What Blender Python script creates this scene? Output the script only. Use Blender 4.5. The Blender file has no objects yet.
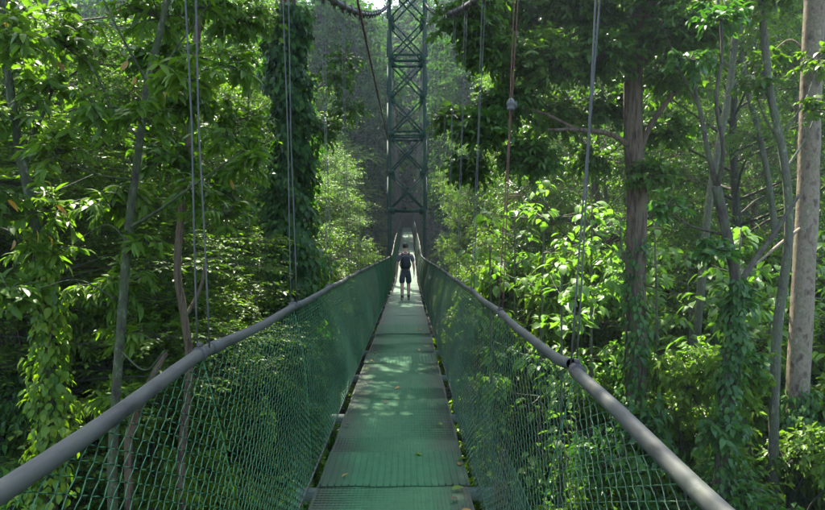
import bpy, math, random
import numpy as np
from mathutils import Vector, Euler

R = math.radians
scene = bpy.context.scene
col = scene.collection
F, CX, CY, EYE = 630.0, 408.0, 246.0, 1.68       # photo focal length, vanishing point (825 px wide), eye height

# ------------------------------------------------------------------ camera
cam = bpy.data.cameras.new('camera')
cam.sensor_width = 36
cam.lens = F / 825 * 36
cam.clip_start = 0.05
cam.clip_end = 3000
camo = bpy.data.objects.new('camera', cam)
camo.location = (0, 0, EYE)
camo.rotation_euler = Euler((R(90) - math.atan(9 / F), 0, -math.atan(4.5 / F)), 'XYZ')
col.objects.link(camo)
scene.camera = camo

# ------------------------------------------------------------------ sky, sun, exposure
SUN_EL, SUN_AZ = R(60), R(-16)                    # azimuth from +Y (ahead), negative = left
world = bpy.data.worlds.new('World')
scene.world = world
world.use_nodes = True
wn = world.node_tree
sky = wn.nodes.new('ShaderNodeTexSky')
sky.sky_type = 'NISHITA'
sky.sun_disc = False
sky.sun_elevation = SUN_EL
sky.sun_rotation = SUN_AZ
sky.air_density = 1.0
sky.dust_density = 3.0
sky.altitude = 300
bg = wn.nodes['Background']
bg.inputs['Strength'].default_value = 0.15
wn.links.new(sky.outputs[0], bg.inputs[0])
sl = bpy.data.lights.new('sun', 'SUN')
sl.energy = 4.5
sl.angle = R(0.5)
sl.color = (1.0, 0.94, 0.82)
slo = bpy.data.objects.new('sun', sl)
sd = Vector((math.sin(SUN_AZ) * math.cos(SUN_EL), math.cos(SUN_AZ) * math.cos(SUN_EL), math.sin(SUN_EL)))
slo.rotation_euler = sd.to_track_quat('Z', 'Y').to_euler()
slo.location = sd * 200
col.objects.link(slo)
scene.view_settings.view_transform = 'Standard'
scene.view_settings.look = 'None'
scene.view_settings.gamma = 1
scene.view_settings.exposure = 2.55
scene.render.resolution_x = 1024
scene.render.resolution_y = 633
scene.cycles.max_bounces = 5
scene.cycles.diffuse_bounces = 3
scene.cycles.glossy_bounces = 1
scene.cycles.transmission_bounces = 3
scene.cycles.volume_bounces = 0

HAZE = 0.00055

# ------------------------------------------------------------------ helpers
def at(x, y, Y):
    """photo pixel + depth ahead -> point"""
    return np.array([(x - CX) / F * Y, Y, EYE - (y - CY) / F * Y])

def nrm(v):
    v = np.asarray(v, float)
    return v / np.maximum(np.linalg.norm(v, axis=-1, keepdims=True), 1e-9)

class MB:
    """collects polygons, builds one mesh object"""
    def __init__(s):
        s.v = []; s.f = []; s.n = 0; s.attr = []
    def add(s, v, f, rnd=None):
        v = np.asarray(v, float); f = np.asarray(f, int)
        s.v.append(v); s.f.append(f + s.n); s.n += len(v)
        s.attr.append(np.zeros(len(v)) if rnd is None else rnd)
    def box(s, c, d, rot=0.0):
        x, y, z = np.array(d) / 2
        v = np.array([[a, b, e] for a in (-x, x) for b in (-y, y) for e in (-z, z)])
        if rot:
            cs, sn = math.cos(rot), math.sin(rot)
            v = np.stack([v[:, 0] * cs - v[:, 1] * sn, v[:, 0] * sn + v[:, 1] * cs, v[:, 2]], 1)
        s.add(v + np.array(c), [[0, 1, 3, 2], [4, 6, 7, 5], [0, 4, 5, 1], [2, 3, 7, 6], [0, 2, 6, 4], [1, 5, 7, 3]])
    def bar(s, a, b, w, h, up=(0, 0, 1)):
        a = np.array(a, float); b = np.array(b, float)
        t = nrm(b - a); up = np.array(up, float)
        if abs(t @ up) > .98: up = np.array([0, 1., 0])
        x = nrm(np.cross(t, up)) * w / 2; y = nrm(np.cross(x, t)) * h / 2
        v = [p + i * x + j * y for p in (a, b) for i, j in ((-1, -1), (1, -1), (1, 1), (-1, 1))]
        s.add(v, [[0, 1, 2, 3], [7, 6, 5, 4], [0, 4, 5, 1], [1, 5, 6, 2], [2, 6, 7, 3], [3, 7, 4, 0]])
    def tube(s, pts, rad, sides=6, cap=True, rough=0, rng=None):
        p = np.asarray(pts, float); n = len(p)
        rad = np.broadcast_to(np.asarray(rad, float), (n,))
        t = np.gradient(p, axis=0); t = nrm(t)
        ref = np.array([0, 0, 1.0]) if abs(t[:, 2]).mean() < .8 else np.array([1.0, 0, 0])
        x = nrm(np.cross(t, ref)); y = np.cross(t, x)
        a = np.linspace(0, 2 * math.pi, sides, endpoint=False)
        rr = rad[:, None] * np.ones((n, sides))
        if rough and rng is not None:
            rr = rr * (1 + rough * rng.normal(size=(1, sides)) + rough * .6 * rng.normal(size=(n, sides)))
        v = p[:, None, :] + rr[..., None] * (np.cos(a)[None, :, None] * x[:, None, :] + np.sin(a)[None, :, None] * y[:, None, :])
        i = np.arange(n - 1)[:, None] * sides; j = np.arange(sides)[None, :]; k = (j + 1) % sides
        f = np.stack([i + j, i + k, i + sides + k, i + sides + j], -1).reshape(-1, 4)
        s.add(v.reshape(-1, 3), f)
        if cap:
            c0 = s.n
            s.add(np.array([p[0], p[-1]]), np.zeros((0, 4), int))
            base = c0 - n * sides
            jj = np.arange(sides); kk = (jj + 1) % sides
            s.f.append(np.stack([np.full(sides, c0), base + kk, base + jj], 1))
            e = base + (n - 1) * sides
            s.f.append(np.stack([np.full(sides, c0 + 1), e + jj, e + kk], 1))
    def build(s, name, mat=None, parent=None, smooth=False, attr=False):
        me = bpy.data.meshes.new(name)
        v = np.concatenate(s.v)
        fs = [f for f in s.f if len(f)]
        loops = np.concatenate([f.ravel() for f in fs])
        tot = np.concatenate([np.full(len(f), f.shape[1]) for f in fs])
        st = np.concatenate([[0], np.cumsum(tot)[:-1]])
        me.vertices.add(len(v)); me.vertices.foreach_set('co', v.ravel())
        me.loops.add(len(loops)); me.loops.foreach_set('vertex_index', loops.astype(np.int32))
        me.polygons.add(len(tot)); me.polygons.foreach_set('loop_start', st.astype(np.int32)); me.polygons.foreach_set('loop_total', tot.astype(np.int32))
        if smooth: me.polygons.foreach_set('use_smooth', np.ones(len(tot), bool))
        if attr:
            at_ = me.attributes.new('rnd', 'FLOAT', 'POINT')
            at_.data.foreach_set('value', np.concatenate(s.attr).astype(np.float32))
        me.update(calc_edges=True)
        if mat: me.materials.append(mat)
        o = bpy.data.objects.new(name, me); col.objects.link(o); o.parent = parent
        return o

def thing(name, label, cat, loc=(0, 0, 0), group=None):
    o = bpy.data.objects.new(name, None); col.objects.link(o)
    o.location = loc; o.empty_display_size = .2
    o['label'] = label; o['category'] = cat
    if group: o['group'] = group
    return o

def tag(o, label, cat, group=None):
    o['label'] = label; o['category'] = cat
    if group: o['group'] = group
    return o

def dup(root, loc, rz, sc, label=None, group=None):
    r = root.copy(); col.objects.link(r)
    r.location = loc; r.rotation_euler = (0, 0, rz); r.scale = sc if hasattr(sc, '__len__') else (sc,) * 3
    if label: r['label'] = label
    if group: r['group'] = group
    for ch in list(root.children):
        c = ch.copy(); col.objects.link(c); c.parent = r
        for g in ch.children:
            d = g.copy(); col.objects.link(d); d.parent = c
    return r

def spline(pts, n):
    """Catmull-Rom through points"""
    p = np.asarray(pts, float)
    p = np.vstack([2 * p[0] - p[1], p, 2 * p[-1] - p[-2]])
    out = []
    m = len(p) - 3
    for u in np.linspace(0, m - 1e-6, n):
        i = int(u); t = u - i
        a, b, c, d = p[i:i + 4]
        out.append(.5 * (2 * b + (c - a) * t + (2 * a - 5 * b + 4 * c - d) * t * t + (3 * b - a - 3 * c + d) * t ** 3))
    return np.array(out)

def smooth(a, b, x):
    t = np.clip((np.asarray(x, float) - a) / (b - a), 0, 1)
    return t * t * (3 - 2 * t)

# ------------------------------------------------------------------ materials
def new_mat(name):
    m = bpy.data.materials.new(name); m.use_nodes = True
    nt = m.node_tree
    return m, nt, nt.nodes['Principled BSDF'], nt.nodes['Material Output']

def ramp(nt, stops):
    r = nt.nodes.new('ShaderNodeValToRGB')
    e = r.color_ramp.elements
    while len(e) < len(stops): e.new(.5)
    for q, (p, c) in zip(e, stops):
        q.position = p; q.color = (*c, 1)
    return r

def leafmat(name, cols, trans=.4, tcol=(1.2, 1.4, .5), rough=.42, spec=.5):
    m, nt, b, out = new_mat(name)
    a = nt.nodes.new('ShaderNodeAttribute'); a.attribute_name = 'rnd'
    oi = nt.nodes.new('ShaderNodeObjectInfo')
    ad = nt.nodes.new('ShaderNodeMath'); ad.operation = 'MULTIPLY_ADD'
    nt.links.new(oi.outputs['Random'], ad.inputs[0]); ad.inputs[1].default_value = .24
    sc = nt.nodes.new('ShaderNodeMath'); sc.operation = 'MULTIPLY_ADD'; sc.inputs[1].default_value = .8; sc.inputs[2].default_value = 0
    nt.links.new(a.outputs['Fac'], sc.inputs[0]); nt.links.new(sc.outputs[0], ad.inputs[2])
    k = len(cols)
    rp = ramp(nt, [(i / max(k - 1, 1), c) for i, c in enumerate(cols)])
    nt.links.new(ad.outputs[0], rp.inputs[0])
    nt.links.new(rp.outputs[0], b.inputs['Base Color'])
    b.inputs['Roughness'].default_value = rough
    b.inputs['Specular IOR Level'].default_value = spec
    tr = nt.nodes.new('ShaderNodeBsdfTranslucent')
    mu = nt.nodes.new('ShaderNodeMix'); mu.data_type = 'RGBA'; mu.blend_type = 'MULTIPLY'
    mu.inputs[0].default_value = 1
    nt.links.new(rp.outputs[0], mu.inputs[6]); mu.inputs[7].default_value = (*tcol, 1)
    mu.clamp_result = False
    nt.links.new(mu.outputs[2], tr.inputs[0])
    mx = nt.nodes.new('ShaderNodeMixShader'); mx.inputs[0].default_value = trans
    nt.links.new(b.outputs[0], mx.inputs[1]); nt.links.new(tr.outputs[0], mx.inputs[2])
    nt.links.new(mx.outputs[0], out.inputs[0])
    return m

def noisemat(name, stops, scale=(1, 1, 1), nscale=6, rough=.85, bump=.4, dist=.02, detail=8, spec=.3, metal=0):
    m, nt, b, out = new_mat(name)
    tc = nt.nodes.new('ShaderNodeTexCoord'); mp = nt.nodes.new('ShaderNodeMapping')
    mp.inputs['Scale'].default_value = scale
    nt.links.new(tc.outputs['Object'], mp.inputs[0])
    nz = nt.nodes.new('ShaderNodeTexNoise'); nz.inputs['Scale'].default_value = nscale; nz.inputs['Detail'].default_value = detail
    nz.inputs['Roughness'].default_value = .65
    nt.links.new(mp.outputs[0], nz.inputs['Vector'])
    rp = ramp(nt, stops); nt.links.new(nz.outputs[0], rp.inputs[0])
    nt.links.new(rp.outputs[0], b.inputs['Base Color'])
    b.inputs['Roughness'].default_value = rough
    b.inputs['Specular IOR Level'].default_value = spec
    b.inputs['Metallic'].default_value = metal
    if bump:
        bp = nt.nodes.new('ShaderNodeBump'); bp.inputs['Strength'].default_value = bump; bp.inputs['Distance'].default_value = dist
        nz2 = nt.nodes.new('ShaderNodeTexNoise'); nz2.inputs['Scale'].default_value = nscale * 3; nz2.inputs['Detail'].default_value = 6
        nt.links.new(mp.outputs[0], nz2.inputs['Vector'])
        nt.links.new(nz2.outputs[0], bp.inputs['Height']); nt.links.new(bp.outputs[0], b.inputs['Normal'])
    return m

M = {}
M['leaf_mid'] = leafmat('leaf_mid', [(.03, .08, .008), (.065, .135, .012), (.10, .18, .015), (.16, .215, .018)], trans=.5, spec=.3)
M['leaf_dark'] = leafmat('leaf_dark', [(.018, .055, .008), (.035, .09, .011), (.06, .13, .013), (.10, .17, .016)], trans=.45, spec=.3)
M['leaf_vine'] = leafmat('leaf_vine', [(.018, .07, .010), (.033, .105, .014), (.055, .145, .018), (.085, .175, .022)], trans=.42, spec=.35)
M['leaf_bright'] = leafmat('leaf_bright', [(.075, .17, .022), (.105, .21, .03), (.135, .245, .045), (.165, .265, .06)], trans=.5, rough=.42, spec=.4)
M['leaf_light'] = leafmat('leaf_light', [(.05, .12, .008), (.09, .175, .012), (.13, .215, .015), (.175, .235, .02)], trans=.5, spec=.3)
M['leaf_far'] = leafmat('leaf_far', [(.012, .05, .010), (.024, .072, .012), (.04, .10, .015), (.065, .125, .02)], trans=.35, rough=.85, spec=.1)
M['leaf_yellow'] = leafmat('leaf_yellow', [(.24, .13, .02), (.30, .19, .03)], trans=.4, tcol=(1.3, 1.1, .4))
M['bark_brown'] = noisemat('bark_brown', [(.34, (.025, .018, .012)), (.45, (.075, .052, .032)), (.54, (.13, .092, .056)), (.62, (.07, .075, .035)), (.7, (.16, .13, .09))], (1, 1, .16), 13, bump=1, dist=.05)
M['bark_grey'] = noisemat('bark_grey', [(.32, (.04, .04, .028)), (.46, (.10, .095, .066)), (.54, (.06, .085, .03)), (.68, (.2, .185, .14))], (1, 1, .4), 11, bump=.9, dist=.04)
M['bark_moss'] = noisemat('bark_moss', [(.32, (.018, .019, .010)), (.45, (.045, .043, .025)), (.53, (.035, .06, .015)), (.6, (.07, .07, .04)), (.68, (.15, .14, .105))], (1, 1, .5), 13, bump=.9, dist=.03)
M['bark_pale'] = noisemat('bark_pale', [(.32, (.05, .038, .024)), (.42, (.12, .09, .06)), (.5, (.21, .165, .115)), (.57, (.12, .11, .055)), (.68, (.27, .23, .17))], (1, 1, .6), 6, bump=.6, dist=.02)
M['bark_dark'] = noisemat('bark_dark', [(.32, (.018, .016, .011)), (.5, (.055, .045, .03)), (.6, (.05, .07, .025)), (.7, (.09, .08, .055))], (1, 1, .3), 12, bump=.9, dist=.03)
M['soil'] = noisemat('soil', [(.3, (.012, .011, .006)), (.5, (.022, .022, .010)), (.7, (.02, .035, .012))], (1, 1, 1), 1.2, bump=.6, dist=.1)
M['pvc'] = noisemat('pvc', [(.34, (.016, .017, .012)), (.42, (.032, .034, .027)), (.54, (.046, .049, .039)), (.62, (.04, .046, .03)), (.7, (.085, .087, .072))], (1, .3, 1), 13, rough=.62, bump=.25, dist=.004, spec=.3)
M['pvc_in'] = noisemat('pvc_inside', [(.3, (.012, .012, .014)), (.7, (.02, .02, .022))], nscale=9, bump=0)
M['chain'] = noisemat('chain', [(.3, (.014, .065, .022)), (.55, (.022, .108, .037)), (.75, (.036, .112, .042))], (1, 1, 1), 5, rough=.5, bump=0, spec=.35)
M['chain_olive'] = noisemat('chain_olive', [(.3, (.02, .05, .02)), (.5, (.028, .085, .035)), (.62, (.05, .06, .03)), (.75, (.03, .10, .045))], (1, 1, 1), 3, rough=.55, bump=0, spec=.3)
M['steel_green'] = noisemat('steel_green', [(.3, (.008, .03, .018)), (.5, (.012, .05, .028)), (.62, (.02, .055, .033)), (.72, (.05, .04, .025))], (1, 1, .35), 7, rough=.75, bump=.15, dist=.004)
M['cable'] = noisemat('cable', [(.3, (.03, .028, .025)), (.6, (.06, .055, .048)), (.75, (.09, .06, .04))], (1, 1, 1), 12, rough=.6, bump=.3, dist=.004)
M['galv'] = noisemat('galv', [(.3, (.04, .042, .038)), (.6, (.075, .077, .07)), (.75, (.08, .066, .05))], (1, 1, 1), 10, rough=.5, bump=.1, dist=.003, metal=.3)
M['rope_brown'] = noisemat('rope_brown', [(.3, (.06, .025, .018)), (.6, (.11, .05, .035)), (.75, (.15, .09, .06))], nscale=15, rough=.8, bump=.3, dist=.004)
M['beam'] = noisemat('beam', [(.3, (.02, .035, .025)), (.6, (.04, .06, .04)), (.75, (.07, .05, .035))], nscale=6, bump=.3, dist=.005)

def deckmat(name, green, grey, edge):
    """painted steel tread, paint worn and grimy, dirt gathered along both edges"""
    m, nt, b, out = new_mat(name)
    tc = nt.nodes.new('ShaderNodeTexCoord')
    sp = nt.nodes.new('ShaderNodeSeparateXYZ'); nt.links.new(tc.outputs['Object'], sp.inputs[0])
    oi = nt.nodes.new('ShaderNodeObjectInfo')
    va = nt.nodes.new('ShaderNodeVectorMath'); va.operation = 'ADD'
    nt.links.new(tc.outputs['Object'], va.inputs[0]); nt.links.new(oi.outputs['Location'], va.inputs[1])
    n1 = nt.nodes.new('ShaderNodeTexNoise'); n1.inputs['Scale'].default_value = 2.6; n1.inputs['Detail'].default_value = 7; n1.inputs['Roughness'].default_value = .7
    nt.links.new(va.outputs[0], n1.inputs['Vector'])
    ab = nt.nodes.new('ShaderNodeMath'); ab.operation = 'ABSOLUTE'; nt.links.new(sp.outputs[0], ab.inputs[0])
    ma = nt.nodes.new('ShaderNodeMath'); ma.operation = 'MULTIPLY_ADD'; nt.links.new(n1.outputs[0], ma.inputs[0]); ma.inputs[1].default_value = .55
    nt.links.new(ab.outputs[0], ma.inputs[2])
    r1 = ramp(nt, [(.52, (0, 0, 0)), (.80, (1, 1, 1))]); nt.links.new(ma.outputs[0], r1.inputs[0])
    n2 = nt.nodes.new('ShaderNodeTexNoise'); n2.inputs['Scale'].default_value = 14; n2.inputs['Detail'].default_value = 8; n2.inputs['Roughness'].default_value = .75
    nt.links.new(va.outputs[0], n2.inputs['Vector'])
    r2 = ramp(nt, [(.35, green), (.58, tuple(c * 1.5 for c in green)), (.72, grey)]); nt.links.new(n2.outputs[0], r2.inputs[0])
    mx = nt.nodes.new('ShaderNodeMix'); mx.data_type = 'RGBA'
    nt.links.new(r1.outputs[0], mx.inputs[0]); nt.links.new(r2.outputs[0], mx.inputs[6]); mx.inputs[7].default_value = (*edge, 1)
    nt.links.new(mx.outputs[2], b.inputs['Base Color'])
    b.inputs['Roughness'].default_value = .65
    b.inputs['Specular IOR Level'].default_value = .22
    bp = nt.nodes.new('ShaderNodeBump'); bp.inputs['Strength'].default_value = .4; bp.inputs['Distance'].default_value = .004
    nt.links.new(n2.outputs[0], bp.inputs['Height']); nt.links.new(bp.outputs[0], b.inputs['Normal'])
    return m
M['deck'] = deckmat('deck_green', (.022, .076, .029), (.05, .08, .043), (.034, .042, .025))
M['deck_strip'] = deckmat('deck_strip', (.014, .07, .026), (.035, .076, .038), (.021, .044, .021))
M['deck_grey'] = deckmat('deck_grey', (.036, .078, .045), (.07, .095, .065), (.048, .06, .042))

# ------------------------------------------------------------------ terrain
def ground(x, y):
    x = np.asarray(x, float); y = np.asarray(y, float)
    z = -9.5 + 9.1 * (1 - smooth(-12, -3, y))
    z = z + 12.6 * smooth(38, 76, y)
    z = z + .36 * np.maximum(y - 72, 0) * (1 - .6 * smooth(160, 320, y)) * (1 - .5 * smooth(12, 50, -x))
    z = z + np.where(x < 0, .10, .30) * np.maximum(np.abs(x) - 16, 0) * smooth(8, 40, y + np.abs(x) * .3) * (1 - .5 * smooth(80, 250, np.abs(x)))
    z = z + 4.6 * smooth(2.2, 7.0, np.abs(x)) * smooth(-3, 1, y) * (1 - smooth(38, 70, y))
    z = z + .7 * np.sin(x * .31 + 1) * np.sin(y * .27) + .35 * np.sin(x * .9) * np.cos(y * .8 + 2)
    return z

def build_ground():
    xs = np.concatenate([np.linspace(-420, -60, 19), np.linspace(-56, 56, 57), np.linspace(60, 420, 19)])
    ys = np.concatenate([np.linspace(-60, 90, 76), np.linspace(95, 460, 30)])
    X, Y = np.meshgrid(xs, ys)
    Z = ground(X, Y)
    v = np.stack([X, Y, Z], -1).reshape(-1, 3)
    nx, ny = len(xs), len(ys)
    i = np.arange(ny - 1)[:, None] * nx; j = np.arange(nx - 1)[None, :]
    f = np.stack([i + j, i + j + 1, i + nx + j + 1, i + nx + j], -1).reshape(-1, 4)
    mb = MB(); mb.add(v, f)
    o = mb.build('ground', M['soil'], smooth=True); o['kind'] = 'structure'
    return v
gv = build_ground()

# ------------------------------------------------------------------ bridge
TY = 27.0                                          # tower
def deckz(y):
    y = np.asarray(y, float)
    return np.where(y < TY, -.10 * np.sin(np.clip(y, 0, TY) / TY * math.pi) * .0, 0.083 * (y - TY) * smooth(TY - .01, TY + 9, y))
def deckx(y):
    return -.10 + 0 * np.asarray(y, float)
END = 76.0
XL = lambda y: -.86 + .10 * smooth(8, 27, y)
XR = lambda y: .70 - .06 * smooth(8, 27, y)
SUS = 2.65 + 2.1 * np.arange(-2, 35)               # suspender stations
SUS = SUS[SUS < END - 1]

bridge = thing('suspension_footbridge', 'long green suspension footbridge with mesh sides and grey pipe handrails', 'footbridge', (0, 0, 0))
deck = MB()
for sx in (-.36, .16):                             # stringers
    ys = np.linspace(-4, END, 60)
    for a, b in zip(ys[:-1], ys[1:]):
        deck.bar((sx, a, deckz(a) - .09), (sx, b, deckz(b) - .09), .07, .11)
decko = deck.build('deck', M['beam'], bridge)

rng = np.random.default_rng(5)
def rail_z(y, side):
    """handrail height: sags a little between hangers"""
    u = (np.asarray(y, float) - 2.65) / 2.1
    sag = .014 * (np.abs(np.sin(u * math.pi)))
    near = .07 * smooth(2.7, 1.0, y)
    base = (1.235 if side < 0 else 1.165)
    base = base + (.0 if side < 0 else .03) * smooth(3, 8, y)
    return deckz(y) + base - sag - near

def tread(name, y0, y1, kind, z0):
    """one steel tread sheet with raised ribs running lengthwise"""
    mb = MB()
    L = y1 - y0; W = 1.06; n = 22 if kind == 'strip' else 40
    t = .006
    # sheet, gently buckled
    k = max(3, int(L / .25)); q = 8
    us = np.linspace(-W / 2, W / 2, q + 1); vs = np.linspace(0, L, k + 1)
    U, V = np.meshgrid(us, vs)
    ph = rng.uniform(0, 6, 4)
    buck = lambda u, v: .004 * np.sin(v * 3.1 + ph[0]) * np.sin(u * 4 + ph[1]) + .003 * np.sin(v * 6 + ph[2] + u * 3)
    ex = rng.normal(0, .004, U.shape); ey = np.zeros_like(U); ey[0] = rng.normal(0, .006, q + 1); ey[-1] = rng.normal(0, .006, q + 1)
    Zt = buck(U, V)
    vt = np.stack([U + ex, V + ey, Zt], -1).reshape(-1, 3)
    vb = vt - [0, 0, t]
    i = np.arange(k)[:, None] * (q + 1); j = np.arange(q)[None, :]
    f = np.stack([i + j, i + j + 1, i + q + 2 + j, i + q + 1 + j], -1).reshape(-1, 4)
    N = len(vt)
    mb.add(np.vstack([vt, vb]), np.vstack([f, f[:, ::-1] + N]))
    w = .011 if kind == 'strip' else .006; h = .010 if kind == 'strip' else .0045
    for u in np.linspace(-W / 2 + .02, W / 2 - .02, n):
        v = np.linspace(.01, L - .01, max(3, int(L / .3)))
        zz = buck(u, v)
        p = np.array([[u + a * w / 2, b, c + d * h] for b, c in zip(v, zz) for a, d in ((-1, -.1), (-.6, 1), (.6, 1), (1, -.1))])
        m_ = len(v); ii = np.arange(m_ - 1)[:, None] * 4; jj = np.arange(3)[None, :]
        mb.add(p, np.stack([ii + jj, ii + jj + 1, ii + jj + 5, ii + jj + 4], -1).reshape(-1, 4))
    if kind == 'p':                              # cross rods
        sp = .17 if kind == 'strip' else .04
        for v in np.arange(sp, L - .01, sp):
            mb.box((0, v, buck(0, v) - .0005), (W - .03, .005, .004))
    o = mb.build('deck_panel', M['deck_strip'] if kind == 'strip' else M['deck_grey'] if kind == 'grey' else M['deck'], decko)
    o.location = (float(deckx(y0)), y0, float(deckz(y0)) + z0)
    o.rotation_euler = (math.atan2(float(deckz(y1) - deckz(y0)), L), 0, float(rng.normal(0, .004)))
    return o
cuts = [(-4, -2, 'p'), (-2, .2, 'p'), (.2, 2.3, 'p'), (2.3, 4.42, 'p'), (4.36, 5.08, 'strip'), (5.06, 6.9, 'p'), (6.88, 9.0, 'p'), (8.97, 9.8, 'strip'), (9.78, 12.0, 'p'),
        (11.95, 13.4, 'strip'), (13.38, 15.2, 'grey'), (15.18, 17.2, 'grey'), (17.15, 19.3, 'grey'), (19.28, 21.4, 'grey'), (21.38, 23.6, 'grey'), (23.58, 25.6, 'grey'), (25.55, 27.0, 'grey')]
y = 27.0
while y < END - .1:
    cuts.append((y - .01, min(y + 2.2, END), 'grey')); y += 2.2
for i, (a, b, k) in enumerate(cuts):
    tread('deck_panel', a, b, k, (.012 if k == 'strip' else 0.002 * (i % 2)))
for s in SUS:                                       # cross beams
    mb = MB(); mb.box((0, 0, 0), (1.5, .09, .07))
    o = mb.build('crossbeam', M['beam'], decko); o.location = (-.09, s, float(deckz(s)) - .20)
    o.rotation_euler = (0, 0, 0)

def fence_side(side):
    fx = XL if side < 0 else XR
    bx = (lambda y: -.71 + 0 * y) if side < 0 else (lambda y: .51 + 0 * y)
    # root part of the side: the bottom cable
    ys = np.linspace(-3, END, 90)
    mb = MB(); mb.tube(np.stack([bx(ys) , ys, deckz(ys) - .03], 1), .008, 5)
    fence = mb.build('side_fence', M['galv'], bridge)
    st = [-3.6] + [s for s in SUS if s > -3] + [END]
    r = np.random.default_rng(11 if side < 0 else 12)
    phs = r.uniform(0, 6.28, 6)
    def surf(y, t):
        """y along, t 0 bottom .. 1 top"""
        zt = rail_z(y, side); zb = deckz(y) - .04
        x = bx(y) * (1 - t) + fx(y) * t
        bulge = .02 * np.sin(t * math.pi) * np.sin(y * 1.5 + phs[0] + t * 1.5) + .008 * np.sin(t * 6.3) * np.sin(y * 3.7 + phs[1])
        bulge = bulge - .05 * np.sin(t * math.pi)
        return np.stack([x + side * bulge, y, zb + (zt - zb) * t], -1)
    def mesh_panel(a, b, t0, t1, off=0., name='mesh_panel'):
        far = a > 14
        p = .047 if not far else .075
        h = 1.28 * (t1 - t0); rows = int(h / (p * .52)); n = int((b - a) / p)
        sides = 3
        mb = MB()
        tt = np.linspace(t0, t1, rows + 1)
        if not far:                                 # round the knuckles a little
            tt = np.sort(np.concatenate([tt, (tt[:-1] + tt[1:]) / 2]))
        for i in range(n):
            u = a + (i + .5) * p
            if far:
                zig = np.where((np.arange(rows + 1) + i) % 2, .5, -.5); dep = np.zeros_like(zig)
            else:
                q = np.arange(len(tt)) * .5 + i
                zig = np.arcsin(np.sin((q + .5) * math.pi)) / math.pi
                zig = zig * 1.04; dep = .0022 * np.sin((q + .5) * math.pi) * (1 if i % 2 else -1)
            yy = u + zig * p + .004 * np.sin(tt * 7 + u * 3)
            pt = surf(yy, tt)
            pt[:, 0] += dep - side * off
            mb.tube(pt, (.0024 if a < 5 else .0032) if not far else .0046, sides, cap=False)
        return mb.build(name, M['chain'] if side < 0 else M['chain_olive'], fence)
    for a, b in zip(st[:-1], st[1:]):
        if b < .6: continue
        a = max(a, .55)
        mesh_panel(a, b, 0, 1)
        if side > 0 and a < 6:
            mesh_panel(a, b, .0, .5, .03, 'mesh_strip')
    for s in SUS:                                   # upright wires behind the mesh
        if s < 0: continue
        mb = MB(); t = np.linspace(-.02, 1, 8); pt = surf(np.full(8, s), t); pt[:, 0] += side * .012
        mb.tube(pt, .003, 5); mb.build('upright_wire', M['chain'], fence)
    # pipe sleeves over the handrail cable, cut at the hangers
    cuts_ = [0.35] + [s + (.08 if side < 0 else -.02) for s in SUS if s > .6]
    cuts_ = [c for c in cuts_ if c < TY] + [TY - .2]
    kx1 = kz1 = 0.
    for i, (a, b) in enumerate(zip(cuts_[:-1], cuts_[1:])):
        joint = side > 0 and (2 < a < 3); jend = side > 0 and (2 < b < 3)
        e0 = .03 if joint else 0.
        yy = np.linspace(a + e0, b + (-.035 if jend else .09), 22)
        kx = [kx1, r.normal(0, .006)]; kz = [kz1, r.normal(0, .005)]; kx1, kz1 = kx[1], kz[1]
        w = (yy - yy[0]) / (yy[-1] - yy[0])
        first = side > 0 and a < 4 and b > 2
        hump = (.022 if side > 0 and 2 < a < 3 else 0.) * np.exp(-((yy - a) / .16) ** 2)
        rad = .0255 + (.003 * (w < .06) if not joint else 0) * np.ones(22)
        mb = MB()
        pts = np.stack([fx(yy) + kx[0] * (1 - w) + kx[1] * w + .004 * np.sin(yy * 4), yy, rail_z(yy, side) + kz[0] * (1 - w) + kz[1] * w + hump], 1)
        mb.tube(pts, rad, 16, cap=False)
        o = mb.build('handrail_pipe', M['pvc'], fence, smooth=True)
        o.data.materials.append(M['pvc_in'])
        so = o.modifiers.new('wall', 'SOLIDIFY'); so.thickness = .0045; so.offset = -1; so.material_offset = 1; so.material_offset_rim = 0
    for s in SUS:
        if s < .6 or s > TY: continue
        mb = MB(); mb.tube(np.array([[0, -.02, 0], [0, .02, 0]]), .031, 12); mb.box((0, 0, .036), (.016, .03, .02))
        o = mb.build('rail_clamp', M['cable'], fence); o.location = (float(fx(s)), float(s) - .05, float(rail_z(s, side)))
    yy = np.linspace(.3, END, 160)
    mb = MB(); mb.tube(np.stack([fx(yy), yy, rail_z(yy, side)], 1), .011, 6)
    mb.build('handrail_cable', M['cable'], fence)
    # beyond the tower the handrail is a bare pale rope sleeve
    yy = np.linspace(TY + .3, END, 60)
    mb = MB(); mb.tube(np.stack([fx(yy), yy, rail_z(yy, side) + .005], 1), .03, 8)
    mb.build('handrail_pipe', M['pvc'], fence, smooth=True)
    return fence
for sd_ in (-1, 1): fence_side(sd_)

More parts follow.
